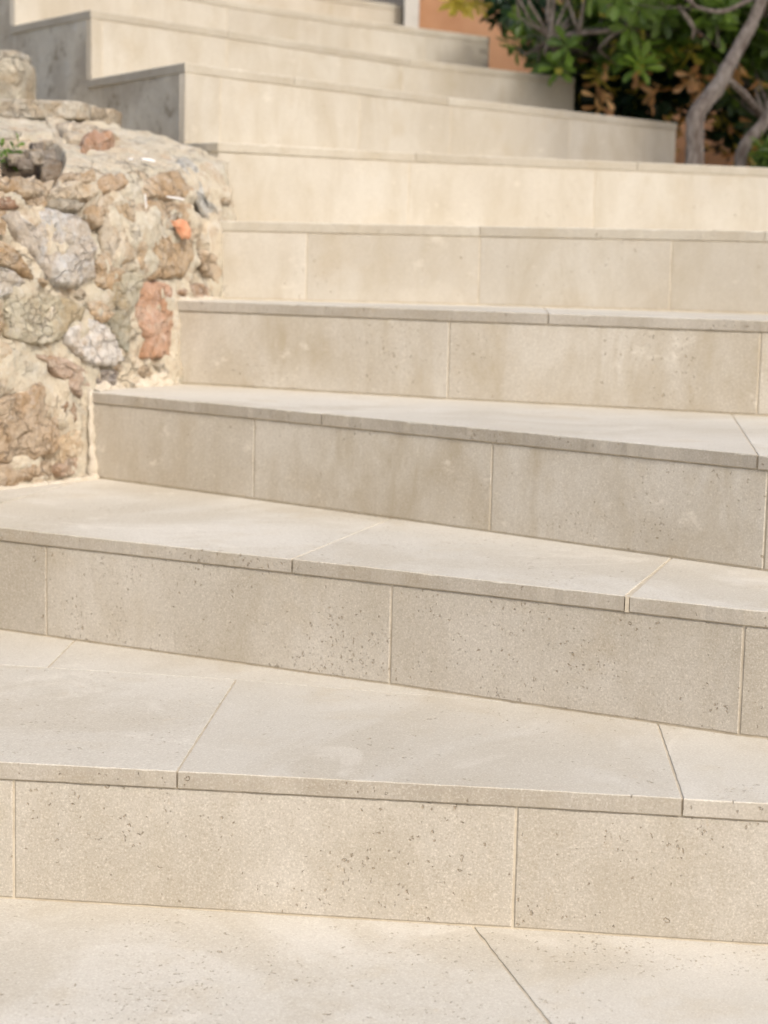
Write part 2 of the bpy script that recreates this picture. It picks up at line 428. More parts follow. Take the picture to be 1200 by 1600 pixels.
# ------------------------------------------------------------------ the staircase
stairs = tag(empty('stone_staircase'), 'curved flight of pale limestone steps climbing past the rubble wall', 'staircase')
for k in range(1, 12):
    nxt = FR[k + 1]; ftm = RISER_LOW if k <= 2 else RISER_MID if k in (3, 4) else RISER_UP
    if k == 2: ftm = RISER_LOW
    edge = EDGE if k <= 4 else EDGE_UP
    # core: grout fronts, cement sides
    extra = [V2((.30, 6.95)), V2((.08, 7.06))] if k == 9 else []
    fr = offset(FR[k], .0018 if k < 5 else .0008); bk = offset(nxt, .0015)
    if k == 9: bk = bk[:-1] + [Vector((.03, 7.155))]
    poly = fr + extra + list(reversed(bk))
    poly = clean(poly); n = len(poly); z1 = H[k] - .0018
    v = [(p.x, p.y, -.1) for p in poly] + [(p.x, p.y, z1) for p in poly]
    fc = [(i, (i + 1) % n, n + (i + 1) % n, n + i) for i in range(n)] + [tuple(range(n, 2 * n)), tuple(reversed(range(n)))]
    nf = len(fr) - 1
    fm = [0 if i < nf else 1 for i in range(n)] + [0, 0]
    core = mesh_obj('step', v, fc, None, stairs, mats=[GROUT, CEMENT], fm=fm)
    # risers
    xs = [FR[k][0][0]] + RJ[k] + [FR[k][-1][0]]
    zz0, zz1 = H[k - 1] + .0025, H[k] - .0225
    for i in range(len(xs) - 1):
        ps = seg(FR[k], xs[i], xs[i + 1])
        a, b = ps[0], ps[-1]
        d = (b - a).normalized()
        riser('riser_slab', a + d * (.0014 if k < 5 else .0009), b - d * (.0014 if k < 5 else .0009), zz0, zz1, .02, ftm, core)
    # treads
    ov = .0038 if k < 5 else .0026
    fo = offset(FR[k], -ov); bo = offset(nxt, .012)
    if k >= 6:   # side overhang
        t = (V2(FR[k + 1][0]) - V2(FR[k][0])).normalized(); nn = Vector((-t.y, t.x))
        fo[0] = fo[0] + nn * .004; bo[0] = bo[0] + nn * .004
    cuts = []
    for x, bp in SJ.get(k, []):
        p = at_x([tuple(q) for q in fo], x); q = V2(bp); bb = inter(p, q, bo); cuts.append((p, bb))
    def part(P, a, b):
        r = [a] + [q for q in P if a.x + 1e-3 < q.x < b.x - 1e-3] + [b]; return r
    fl = [fo[0]] + [c[0] for c in cuts] + [fo[-1]]; bl = [bo[0]] + [c[1] for c in cuts] + [bo[-1]]
    for i in range(len(fl) - 1):
        ex = extra if (k == 9 and i == len(fl) - 2) else []
        dl = (fo[-1] - fo[0]).normalized()
        fa = fl[i] + (dl * .003 if k == 2 and i == 3 else dl * 0); fb = fl[i + 1] - (dl * .002 if k == 2 and i == 2 else dl * 0)
        if k == 2 and i == 3:
            q0 = fl[i] - dl * .002; q1 = fl[i] + dl * .003; inn = Vector((-dl.y, dl.x)); pq = [q0 + inn * .0012, q1 + inn * .0012, q1 + inn * .03, q0 + inn * .03]
            mesh_obj('grout_bead', [(q.x, q.y, H[k] - .0215) for q in pq] + [(q.x, q.y, H[k] - .0012) for q in pq], [(0, 1, 5, 4), (1, 2, 6, 5), (2, 3, 7, 6), (3, 0, 4, 7), (4, 5, 6, 7), (3, 2, 1, 0)], GROUT, core)
        poly = part(fo, fa, fb) + ex + list(reversed(part(bo, bl[i], bl[i + 1])))
        g = .0014 if k < 5 else .001
        if k == 1 and i in (0, 1, 2):
            # the second row of paving behind the front slabs
            if i in (0, 2): continue
        poly = clean(poly)
        if k == 1 and i == 1:
            rowL = [Vector((-1.1, 2.72)), Vector((-.473, 2.615)), Vector((-.19, 2.566)), inter(Vector((-.19, 2.566)), Vector((.05, 2.50)), bo)]
            tip = rowL[-1]
            # left slab, middle slab and the two pieces behind them
            c0 = cuts[0]; c1 = cuts[1]; c2 = cuts[2]
            s0 = [fo[0], c0[0], inter(c0[0], c0[1], rowL), rowL[0]]
            s1 = part(fo, c0[0], c1[0]) + [Vector((-.201, 2.567)), Vector((-.473, 2.615)), inter(c0[0], c0[1], rowL)]
            s2 = part(fo, c1[0], c2[0]) + [c2[1]] + [q for q in reversed(bo) if tip.x + .005 < q.x < c2[1].x - .005] + [tip, Vector((-.201, 2.567))]
            q2 = inter(Vector((-.473, 2.615)), Vector((-.467, 2.796)), bo)
            s3 = [Vector((-.473, 2.615)), Vector((-.201, 2.567)), tip] + [q for q in reversed(bo) if q2.x + .005 < q.x < tip.x - .005] + [q2]
            s4 = [rowL[0], Vector((-.473, 2.615)), q2] + [q for q in reversed(bo) if q.x < q2.x - .005]
            for pp in (s0, s1, s2, s3, s4): slab('tread_slab', shrink(clean(pp), .0012), H[k] - .02, H[k], [TREAD, edge], core, bev=.0009)
            continue
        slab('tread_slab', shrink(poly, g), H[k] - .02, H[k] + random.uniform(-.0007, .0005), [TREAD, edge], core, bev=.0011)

# outlines of the wall stones, on the wall face (metres)
STONES = [
    ('grey_white', 0.030, [(-0.704,3.444,0.818),(-0.673,3.498,0.829),(-0.634,3.544,0.831),(-0.592,3.582,0.824),(-0.571,3.601,0.801),(-0.559,3.602,0.767),(-0.564,3.586,0.738),(-0.558,3.596,0.714),(-0.571,3.573,0.695),(-0.606,3.522,0.688),(-0.63,3.496,0.699),(-0.646,3.481,0.727),(-0.666,3.465,0.755),(-0.691,3.448,0.782)]),
    ('ochre', 0.024, [(-0.736,3.487,0.876),(-0.699,3.535,0.885),(-0.665,3.583,0.888),(-0.641,3.587,0.878),(-0.641,3.559,0.855),(-0.667,3.521,0.848),(-0.693,3.505,0.858),(-0.731,3.463,0.858)]),
    ('cream', 0.024, [(-0.648,3.55,0.856),(-0.629,3.6,0.88),(-0.6,3.631,0.883),(-0.57,3.662,0.874),(-0.567,3.651,0.858),(-0.595,3.601,0.851),(-0.628,3.567,0.852)]),
    ('grey_tan', 0.012, [(-0.642,3.543,0.844),(-0.626,3.567,0.85),(-0.595,3.601,0.849),(-0.582,3.61,0.843),(-0.593,3.585,0.83),(-0.634,3.544,0.831)]),
    ('tan', 0.014, [(-0.673,3.509,0.843),(-0.652,3.54,0.851),(-0.644,3.543,0.842),(-0.646,3.531,0.832),(-0.669,3.509,0.833)]),
    ('orange_tan', 0.026, [(-0.57,3.666,0.879),(-0.563,3.709,0.901),(-0.531,3.762,0.904),(-0.519,3.752,0.889),(-0.538,3.705,0.871),(-0.557,3.672,0.867)]),
    ('tan', 0.022, [(-0.631,3.619,0.895),(-0.605,3.658,0.902),(-0.576,3.686,0.899),(-0.573,3.673,0.886),(-0.6,3.632,0.884),(-0.626,3.611,0.886)]),
    ('red_brown', 0.016, [(-0.72,3.454,0.846),(-0.691,3.496,0.847),(-0.676,3.502,0.834),(-0.691,3.472,0.827),(-0.717,3.439,0.825)]),
    ('ochre', 0.030, [(-0.716,3.412,0.771),(-0.697,3.432,0.765),(-0.672,3.445,0.736),(-0.653,3.466,0.713),(-0.631,3.49,0.689),(-0.652,3.465,0.695),(-0.679,3.432,0.713),(-0.712,3.391,0.735)]),
    ('grey_white', 0.024, [(-0.716,3.39,0.73),(-0.683,3.432,0.712),(-0.666,3.449,0.695),(-0.69,3.419,0.672),(-0.715,3.384,0.667)]),
    ('tan', 0.018, [(-0.576,3.616,0.837),(-0.554,3.651,0.841),(-0.551,3.638,0.812),(-0.559,3.616,0.8),(-0.57,3.603,0.811)]),
    ('green_beige', 0.018, [(-0.69,3.419,0.667),(-0.652,3.464,0.68),(-0.614,3.511,0.671),(-0.586,3.546,0.662),(-0.572,3.565,0.633),(-0.599,3.524,0.614),(-0.614,3.502,0.585),(-0.655,3.45,0.582),(-0.687,3.404,0.6),(-0.697,3.406,0.639)]),
    ('white', 0.024, [(-0.604,3.513,0.598),(-0.586,3.544,0.623),(-0.566,3.574,0.632),(-0.538,3.614,0.608),(-0.519,3.65,0.577),(-0.514,3.655,0.547),(-0.53,3.628,0.534),(-0.565,3.564,0.542),(-0.588,3.532,0.566)]),
    ('terracotta', 0.018, [(-0.481,3.734,0.689),(-0.46,3.772,0.7),(-0.444,3.809,0.694),(-0.438,3.819,0.664),(-0.426,3.84,0.641),(-0.424,3.83,0.545),(-0.45,3.784,0.546),(-0.482,3.714,0.545),(-0.479,3.729,0.579),(-0.491,3.704,0.62),(-0.492,3.706,0.655)]),
    ('cream', 0.020, [(-0.721,3.366,0.599),(-0.687,3.403,0.589),(-0.677,3.422,0.56),(-0.658,3.438,0.532),(-0.67,3.418,0.505),(-0.717,3.346,0.49)]),
    ('brown_tan', 0.026, [(-0.717,3.345,0.483),(-0.667,3.418,0.499),(-0.654,3.446,0.523),(-0.626,3.472,0.489),(-0.607,3.492,0.429),(-0.611,3.481,0.39),(-0.632,3.451,0.371),(-0.674,3.4,0.37),(-0.716,3.338,0.376)]),
    ('brown_tan', 0.020, [(-0.716,3.338,0.371),(-0.659,3.419,0.366),(-0.624,3.464,0.367),(-0.617,3.468,0.337),(-0.658,3.417,0.328),(-0.716,3.335,0.328)]),
    ('cream', 0.016, [(-0.608,3.487,0.401),(-0.586,3.521,0.426),(-0.571,3.544,0.401),(-0.578,3.526,0.374),(-0.604,3.483,0.358)]),
    ('pink_brown', 0.020, [(-0.646,3.457,0.563),(-0.62,3.492,0.564),(-0.584,3.536,0.542),(-0.561,3.568,0.525),(-0.564,3.562,0.498),(-0.583,3.529,0.48),(-0.603,3.505,0.511),(-0.627,3.481,0.539)]),
    ('brown', 0.014, [(-0.584,3.532,0.474),(-0.564,3.561,0.477),(-0.564,3.558,0.434),(-0.578,3.536,0.43)]),
    ('dark', 0.012, [(-0.56,3.573,0.525),(-0.526,3.635,0.528),(-0.522,3.64,0.508),(-0.533,3.614,0.491),(-0.554,3.584,0.501)]),
    ('grey_tan', 0.014, [(-0.466,3.752,0.533),(-0.429,3.825,0.532),(-0.429,3.824,0.512),(-0.45,3.783,0.51)]),
    ('tan', 0.016, [(-0.385,3.944,0.764),(-0.359,4.009,0.738),(-0.35,4.036,0.711),(-0.35,4.028,0.676),(-0.367,3.984,0.689),(-0.384,3.942,0.721)]),
    ('beige', 0.012, [(-0.555,3.663,0.86),(-0.508,3.745,0.86),(-0.5,3.724,0.81),(-0.5,3.704,0.74),(-0.533,3.64,0.734),(-0.548,3.62,0.768),(-0.553,3.634,0.816)]),
    ('ochre', 0.018, [(-0.497,3.758,0.854),(-0.415,3.91,0.856),(-0.407,3.903,0.815),(-0.406,3.89,0.737),(-0.427,3.843,0.706),(-0.485,3.729,0.71),(-0.493,3.713,0.76)]),
    ('tan', 0.018, [(-0.496,3.804,0.896),(-0.448,3.924,0.923),(-0.412,3.939,0.884),(-0.432,3.88,0.865),(-0.483,3.788,0.867)]),
    ('green_beige', 0.010, [(-0.5,3.696,0.715),(-0.485,3.729,0.709),(-0.493,3.707,0.66),(-0.507,3.673,0.632),(-0.531,3.635,0.661),(-0.535,3.632,0.71)]),
    ('grey_green', 0.010, [(-0.538,3.622,0.631),(-0.515,3.66,0.645),(-0.503,3.684,0.611),(-0.506,3.669,0.561),(-0.526,3.638,0.592)]),
    ('pink_brown', 0.014, [(-0.426,3.841,0.677),(-0.393,3.918,0.694),(-0.358,4.007,0.672),(-0.384,3.935,0.663),(-0.417,3.862,0.664)]),
    ('tan', 0.014, [(-0.556,3.605,0.748),(-0.537,3.636,0.753),(-0.541,3.627,0.732),(-0.509,3.683,0.714),(-0.52,3.655,0.681),(-0.554,3.6,0.69)]),
    ('tan', 0.014, [(-0.57,3.571,0.656),(-0.547,3.604,0.66),(-0.531,3.634,0.636),(-0.546,3.602,0.618),(-0.566,3.575,0.635)]),
    ('blue_grey', 0.012, [(-0.444,3.978,0.945),(-0.416,4.02,0.944),(-0.393,3.971,0.88),(-0.364,4.018,0.84),(-0.354,4.026,0.786),(-0.359,4.009,0.748),(-0.37,3.98,0.785),(-0.383,3.965,0.827),(-0.405,3.944,0.876)]),
    ('brown', 0.014, [(-0.612,3.491,0.473),(-0.587,3.524,0.473),(-0.583,3.527,0.434),(-0.594,3.51,0.428),(-0.606,3.497,0.443)]),
    ('tan', 0.014, [(-0.766,3.652,0.948),(-0.718,3.423,0.799),(-0.704,3.43,0.79),(-0.707,3.447,0.82),(-0.722,3.499,0.879)]),
    ('pink_brown', 0.012, [(-0.614,3.474,0.357),(-0.582,3.52,0.372),(-0.575,3.531,0.354),(-0.589,3.507,0.337),(-0.612,3.478,0.336)]),
    ('beige', 0.016, [(-0.699,3.396,0.662),(-0.715,3.384,0.662),(-0.721,3.367,0.603),(-0.699,3.392,0.6),(-0.695,3.405,0.616)]),
    ('cream', 0.018, [(-0.758,3.842,0.989),(-0.754,3.933,1.007),(-0.729,3.954,1.009),(-0.709,3.918,0.997),(-0.708,3.841,0.977),(-0.736,3.784,0.971)]),
    ('grey_brown', 0.020, [(-0.697,3.865,0.982),(-0.678,3.89,0.987),(-0.644,3.857,0.973),(-0.62,3.777,0.95),(-0.629,3.705,0.931),(-0.647,3.667,0.923),(-0.666,3.701,0.936),(-0.686,3.793,0.962)]),
    ('grey_tan', 0.020, [(-0.788,3.771,0.977),(-0.757,3.795,0.975),(-0.739,3.728,0.957),(-0.745,3.685,0.948),(-0.768,3.677,0.951)]),
    ('pink_orange', 0.030, [(-0.633,3.88,0.975),(-0.624,3.964,0.991),(-0.588,4.018,0.993),(-0.578,3.975,0.982),(-0.593,3.904,0.971),(-0.611,3.823,0.957),(-0.621,3.82,0.959)]),
    ('cream', 0.016, [(-0.701,4.003,1.018),(-0.675,4.053,1.023),(-0.642,4.091,1.023),(-0.6,4.082,1.01),(-0.578,4.055,0.999),(-0.592,4.014,0.994),(-0.626,3.975,0.994),(-0.635,3.906,0.98),(-0.645,3.903,0.982),(-0.662,3.899,0.986),(-0.694,3.963,1.007)]),
    ('grey_tan', 0.022, [(-0.722,3.641,0.932),(-0.715,3.711,0.948),(-0.695,3.711,0.945),(-0.685,3.628,0.92),(-0.708,3.589,0.914)]),
    ('brown', 0.022, [(-0.703,3.758,0.957),(-0.684,3.77,0.956),(-0.666,3.682,0.931),(-0.681,3.648,0.925)]),
    ('tan', 0.018, [(-0.747,4.03,1.03),(-0.712,4.036,1.028),(-0.695,3.962,1.007),(-0.712,3.947,1.003),(-0.737,3.977,1.015)]),
    ('brown', 0.020, [(-0.799,3.961,1.024),(-0.769,4.0,1.026),(-0.754,3.947,1.011),(-0.766,3.898,1.001),(-0.786,3.886,1.001)]),
]

# ------------------------------------------------------------------ the rubble retaining wall
WB = [(-1.75, 1.2, 0), (-1.32, 2.45, 0), (-.687, 3.327, 0), (-.545, 3.55, 0), (-.42, 3.81, 0), (-.348, 4.0, 0), (-.335, 4.12, 0), (-.36, 4.26, 0)]
WT = [(-1.83, 1.25, .84), (-1.40, 2.52, .85), (-.735, 3.385, .875), (-.567, 3.60, .895), (-.435, 3.845, .915), (-.360, 4.025, .93), (-.345, 4.13, .945), (-.37, 4.25, .955)]
WG = [(-2.5, 1.6, 1.02), (-2.1, 2.9, 1.05), (-.90, 4.05, 1.040), (-.74, 4.15, 1.038), (-.60, 4.24, 1.032), (-.50, 4.27, 1.01), (-.43, 4.25, .985), (-.40, 4.25, .965)]
def crom(P, s):
    n = len(P) - 1; i = min(int(s), n - 1); t = s - i
    p = [Vector(P[min(max(j, 0), n)]) for j in (i - 1, i, i + 1, i + 2)]
    return .5 * ((2 * p[1]) + (-p[0] + p[2]) * t + (2 * p[0] - 5 * p[1] + 4 * p[2] - p[3]) * t * t + (-p[0] + 3 * p[1] - 3 * p[2] + p[3]) * t ** 3)
def wall_pt(b, t, g, v):
    lin = lambda v: b.lerp(t, v) if v <= 1 else t.lerp(g, v - 1)
    if .80 < v < 1.28:
        u = (v - .80) / .48; return (1 - u) ** 2 * lin(.80) + 2 * u * (1 - u) * t + u * u * lin(1.28)
    return lin(v)
kd = kdtree.KDTree(sum(len(s[2]) * 3 for s in STONES)); q = 0
for _, _, P in STONES:
    for i, p in enumerate(P):
        a = Vector(p); b = Vector(P[(i + 1) % len(P)])
        for j in range(3): kd.insert(a.lerp(b, j / 3), q); q += 1
kd.balance()
wall = tag(empty('rubble_wall', (-.6, 3.5, 0)), 'old rubble stone retaining wall with rounded mortar top beside the steps', 'stone wall')
NS, NV = 300, 210
verts = []; pocket = []; Sx = [1.2 * i / 30 for i in range(30)] + [1.2 + 5.8 * i / (NS - 31) for i in range(NS - 30)]
for i, s in enumerate(Sx):
    b, t, g = crom(WB, s), crom(WT, s), crom(WG, s)
    s2 = min(7, s + .02); s1 = max(0, s2 - .04); tg = crom(WB, s2) - crom(WB, s1); nr = Vector((tg.y, -tg.x, 0)).normalized()
    for j in range(NV):
        v = 2.0 * j / (NV - 1); p = wall_pt(b, t, g, v)
        n_ = nr.lerp(Vector((.15, -.35, .9)), max(0, min(1, (v - .85) / .4))).normalized()
        d = .003 + .018 * noise.fractal(p * 9, 1, 2, 4) + .007 * noise.fractal(p * 34, .8, 2, 4) - .007 * max(0, noise.noise(p * 22)) 
        # layered, chalky crust
        d += .006 * (noise.cell(Vector((p.x * 22 + noise.noise(p * 12), p.y * 22, p.z * 30 + noise.noise(p * 15)))) - .5)
        if v > 1.05: d *= .5
        co, ix, dist = kd.find(p)
        if dist < .016: d -= (.010 * max(0, .4 + 1.6 * noise.noise(p * 16)) - .003) * (1 - dist / .016) ** .7
        # planting pocket on the slope
        e = ((p.x + .715 + (p.y - 3.72) * .15) / .062) ** 2 + ((p.y - 3.72) / .17) ** 2
        if v > 1.02 and e < 1.6: d -= .075 * max(0, 1 - e / 1.6) ** .5
        pocket.append(v > 1.02 and e < 1.15 + .5 * noise.noise(p * 30))
        for jx_, jy_, jz0, jz1 in ((-.556, 3.535, .30, .50), (-.428, 3.808, .48, .67), (-.354, 3.995, .64, .84)):
            jd_ = math.hypot(p.x - jx_, p.y - jy_)
            if jz0 < p.z < jz1 and jd_ < .045: d = max(d, .002) + .012 * (1 - jd_ / .045)
        edge_fade = 1 if s < 6.2 else max(.25, 1 - (s - 6.2))
        verts.append(p + n_ * d * edge_fade)
faces = [(i * NV + j, (i + 1) * NV + j, (i + 1) * NV + j + 1, i * NV + j + 1) for i in range(NS - 1) for j in range(NV - 1)]
mesh_obj('mortar_body', verts, faces, None, wall, mats=[MORTAR, SOIL], fm=[1 if pocket[f[0]] else 0 for f in faces], smooth=True)
# the bank behind its top, made pale to bounce light onto the step sides
bank = [(-2.6, 1.6, 1.0), (-2.15, 2.9, 1.03), (-.93, 4.08, 1.04), (-.60, 4.262, 1.02), (-.47, 4.30, .98), (-.76, 4.75, .98), (-1.02, 5.14, .98), (-1.5, 5.9, .98), (-2.4, 7.4, 1.0), (-9, 9, 1.1), (-9, 1.0, 1.0)]
c_ = Vector((-2.6, 4.8, 1.03))
bo_ = mesh_obj('pale_bounce_bank', [c_] + [Vector(p) for p in bank], [(0, i + 1, (i + 1) % len(bank) + 1) for i in range(len(bank))], MORTAR); bo_['kind'] = 'structure'

RC = {'grey_white': (.66, .645, .61), 'ochre': (.60, .47, .32), 'cream': (.72, .62, .47), 'grey_tan': (.48, .43, .34), 'tan': (.60, .48, .34),
      'orange_tan': (.62, .47, .32), 'red_brown': (.42, .27, .18), 'green_beige': (.58, .53, .40), 'white': (.74, .70, .64), 'terracotta': (.62, .40, .28),
      'brown_tan': (.57, .45, .32), 'pink_brown': (.54, .41, .31), 'brown': (.36, .25, .17), 'dark': (.27, .235, .21), 'beige': (.60, .52, .40),
      'grey_green': (.44, .42, .33), 'blue_grey': (.60, .59, .54), 'grey_brown': (.36, .31, .25), 'pink_orange': (.62, .40, .28)}
def stone(kind, h, P, seed, name='stone'):
    P = [Vector(p) for p in P]; n = len(P); c = sum(P, Vector()) / n
    nr = Vector()
    for i in range(n): nr += (P[i] - c).cross(P[(i + 1) % n] - c)
    nr.normalize()
    if nr.dot(Vector((.6, -.8, .1))) < 0: nr = -nr
    ux = Vector((0, 0, 1)).cross(nr).normalized(); uy = nr.cross(ux)
    M = 64; L = [0]
    for i in range(n): L.append(L[-1] + (P[(i + 1) % n] - P[i]).length)
    ring = []
    for k_ in range(M):
        d = L[-1] * k_ / M; i = max(j for j in range(n) if L[j] <= d); t = (d - L[i]) / max(1e-6, L[i + 1] - L[i])
        a, b, c0, c1 = P[i], P[(i + 1) % n], P[i - 1], P[(i + 2) % n]
        lin = a.lerp(b, t); cub = .5 * ((2 * a) + (b - c0) * t + (2 * c0 - 5 * a + 4 * b - c1) * t * t + (3 * a - c0 - 3 * b + c1) * t ** 3)
        ring.append(lin.lerp(cub, .75))
    R_ = L[-1] / 6.3; so = Vector((seed * 3.1, seed * 1.7, seed * 2.3))
    h *= .52; prof = [(1.0, -1.4), (1.0, -.35), (.985, .1), (.96, .42), (.925, .66), (.87, .80), (.80, .88), (.72, .93), (.63, .97), (.53, .98), (.42, 1), (.31, 1), (.2, 1), (.1, 1)]
    vs = []
    tilt = Vector((noise.noise(so), noise.noise(so + Vector((5, 0, 0)))))
    for (r, hh) in prof:
        for k_ in range(M):
            q = ring[k_] - c; off = q.dot(nr)
            x, y = q.dot(ux), q.dot(uy)
            jag = 1 + .11 * noise.noise(Vector((x, y, 0)) * (6 / R_) + so) * (1 if r > .5 else r)
            pw = c + (ux * x + uy * y) * r * jag + nr * off * (r if r < 1 else 1)
            f = noise.fractal(pw * (1.6 / R_) + so, .9, 2, 4); f2 = noise.fractal(pw * 48 + so, .7, 2, 3)
            # broad broken facets
            cl = min(abs(noise.noise(pw * (1.1 / R_) + so * 2)), .5)
            z = h * (hh + (.75 * f - 1.1 * cl + (tilt.x * x + tilt.y * y) / R_ * .5) * (1 if hh > 0 else .3)) + .0085 * f2 * (1 if hh > 0 else 0) * min(1, h / .02)
            vs.append(pw + nr * z)
    vs.append(sum(vs[-M:], Vector()) / M)
    fs = [(l * M + i, l * M + (i + 1) % M, (l + 1) * M + (i + 1) % M, (l + 1) * M + i) for l in range(len(prof) - 1) for i in range(M)]
    b0 = (len(prof) - 1) * M
    fs += [(b0 + i, b0 + (i + 1) % M, len(vs) - 1) for i in range(M)]
    # orient outward
    e = (vs[fs[-1][1]] - vs[fs[-1][0]]).cross(vs[fs[-1][2]] - vs[fs[-1][1]])
    if e.dot(nr) < 0: fs = [tuple(reversed(f)) for f in fs]
    o = mesh_obj(name, vs, fs, ROCK, wall, smooth=True, origin=c)
    v = RC[kind]; j = random.uniform(1.10, 1.24); o.color = (v[0] * j, v[1] * j, v[2] * j, 1)
    return o
for i, (kind, h, P) in enumerate(STONES):
    if i in (41, 42): continue
    if i >= 36 and i not in (39, 40): P = [(x - .022, y + .022, z - .030) for x, y, z in P]   # lying in the planting pocket
    stone(kind, h, P, i + 1)
# more stones in the stretch of wall left of the picture
for i in range(26):
    s = random.uniform(.2, 1.75); v0 = random.uniform(.30, .92); r = random.uniform(.04, .075)
    b, t, g = crom(WB, s), crom(WT, s), crom(WG, s); c = wall_pt(b, t, g, v0); tg = (crom(WB, s + .02) - crom(WB, s)).normalized()
    P = [tuple(c + tg * math.cos(a) * r * random.uniform(.8, 1.3) + Vector((0, 0, math.sin(a) * r * random.uniform(.6, .9)))) for a in [k_ * math.tau / 8 for k_ in range(8)]]
    stone(random.choice(['cream', 'ochre', 'grey_white', 'tan', 'brown_tan', 'green_beige']), .02, P, 60 + i)

# coping stones and rough blocks behind the rounded top
def block(name, c, size, rotz, col, seed, amp=.010, parent=None):
    bm = bmesh.new(); bmesh.ops.create_cube(bm, size=1); bmesh.ops.subdivide_edges(bm, edges=bm.edges[:], cuts=(14 if size[0] > .05 else 5), use_grid_fill=True)
    for v in bm.verts:
        q = v.co.copy()
        rr = 14; nrm_ = (abs(2 * q.x) ** rr + abs(2 * q.y) ** rr + abs(2 * q.z) ** rr) ** (1 / rr)
        q = q / nrm_ if nrm_ > 0 else q
        v.co = Vector((q.x * size[0], q.y * size[1], q.z * size[2]))
    for v in bm.verts:
        so = Vector((seed * 7.7, 0, 0)); v.co += v.co.normalized() * amp * noise.fractal(v.co * 14 + so, .8, 2, 5)
    me = bpy.data.meshes.new(name); bm.to_mesh(me); bm.free(); me.materials.append(ROCK)
    for p in me.polygons: p.use_smooth = True
    o = bpy.data.objects.new(name, me); o.location = Vector(c) - parent.location; o.rotation_euler = (0, 0, rotz); o.color = (*col, 1); link(o, parent); return o
block('coping_stone', (-.895, 4.235, 1.058), (.46, .14, .042), -.10, (.70, .64, .52), 1, .006, wall)
block('coping_stone', (-.640, 4.262, 1.048), (.05, .09, .040), -.25, (.64, .54, .40), 2, .006, wall)
block('coping_stone', (-1.36, 4.28, 1.07), (.44, .20, .06), .06, (.66, .58, .46), 5, .01, wall)
blk = tag(empty('masonry_block', (-1.12, 4.78, 1.0)), 'rough cream masonry block behind the wall top beside grey step sides', 'stone block')
block('stone', (-1.135, 4.72, 1.125), (.48, .18, .19), -.04, (.66, .60, .47), 3, .005, blk)
block('mortar_cap', (-1.135, 4.715, 1.223), (.46, .16, .018), -.04, (.74, .70, .60), 4, .004, blk)

# cream mortar run along the joint between wall and steps
def tube(path, rad, mat, name, parent, jit=.3, seg_=10, step=.006, seed=0, smooth=True, sub=True):
    P = [Vector(p) for p in path]; Rr = rad if isinstance(rad, list) else [rad] * len(P); pts = []; rs = []
    for i in range(len(P) - 1):
        k_ = max(1, int((P[i + 1] - P[i]).length / step))
        for j in range(k_):
            t = j / k_; a, b, c0, c1 = P[i], P[i + 1], P[max(0, i - 1)], P[min(len(P) - 1, i + 2)]
            pts.append(.5 * ((2 * a) + (b - c0) * t + (2 * c0 - 5 * a + 4 * b - c1) * t * t + (3 * a - c0 - 3 * b + c1) * t ** 3)); rs.append(Rr[i] + (Rr[i + 1] - Rr[i]) * t)
    pts.append(P[-1]); rs.append(Rr[-1]); vs = []; fx = None
    for i, p in enumerate(pts):
        t = (pts[min(i + 1, len(pts) - 1)] - pts[max(i - 1, 0)]).normalized(); 
        if fx is None: fx = t.cross(Vector((.31, .17, .93)) if abs(t.z) < .9 else Vector((1, .2, 0))).normalized()
        x = (fx - t * fx.dot(t)).normalized(); fx = x; y = t.cross(x)
        for k_ in range(seg_):
            a = math.tau * k_ / seg_; d = x * math.cos(a) + y * math.sin(a)
            q = p + d * rs[i]; q += d * rs[i] * jit * (noise.noise(q * (1.1 / max(.004, rs[i])) + Vector((seed, 0, 0))) + .5 * noise.noise(q * (.35 / max(.004, rs[i]))))
            vs.append(q)
    fs = [(i * seg_ + k_, i * seg_ + (k_ + 1) % seg_, (i + 1) * seg_ + (k_ + 1) % seg_, (i + 1) * seg_ + k_) for i in range(len(pts) - 1) for k_ in range(seg_)]
    fs += [tuple(reversed(range(seg_))), tuple(range((len(pts) - 1) * seg_, len(pts) * seg_))]
    return mesh_obj(name, vs, fs, mat, parent, smooth=smooth)
tube([(-.95, 2.97, H[2] - .003), (-.80, 3.175, H[2] - .003), (-.687, 3.327, H[2] - .003), (-.60, 3.45, H[2] - .003), (-.548, 3.530, H[2] - .001)], [.007, .006, .007, .007, .010], CREAM_MORTAR, 'mortar_joint', wall, seg_=12, jit=.6)
tube([(-.552, 3.531, H[2]), (-.556, 3.537, H[2] + .07), (-.559, 3.542, H[3] - .012), (-.560, 3.546, H[3] + .001)], [.011, .006, .0055, .004], CREAM_MORTAR, 'mortar_joint', wall, seg_=12, jit=.7)
def apron(path, hgt, th, name, parent):
    """rough trowelled mortar smeared up the foot of the wall along a path"""
    P = [Vector(p) for p in path]; NU, NW = 60, 14; vs = []
    for i in range(NU + 1):
        f = i / NU * (len(P) - 1); q = int(min(f, len(P) - 2)); t = f - q; p = P[q].lerp(P[q + 1], t); tg = (P[q + 1] - P[q]).normalized(); n_ = Vector((tg.y, -tg.x, 0)).normalized()
        hh = hgt * (.55 + .9 * abs(noise.noise(p * 26))) * min(1, .25 + 4 * i / NU, .25 + 4 * (1 - i / NU))
        for j in range(NW + 1):
            u = j / NW; w_ = th * (1 - u) ** .7 + .006 * noise.fractal(Vector((p.x * 60, p.y * 60, u * 3)), .8, 2, 4) - .012 * (u > .97)
            vs.append(p + n_ * w_ + Vector((0, 0, hh * u - .002)))
    fs = [(i * (NW + 1) + j, (i + 1) * (NW + 1) + j, (i + 1) * (NW + 1) + j + 1, i * (NW + 1) + j + 1) for i in range(NU) for j in range(NW)]
    return mesh_obj(name, vs, fs, CREAM_MORTAR, parent, smooth=True)
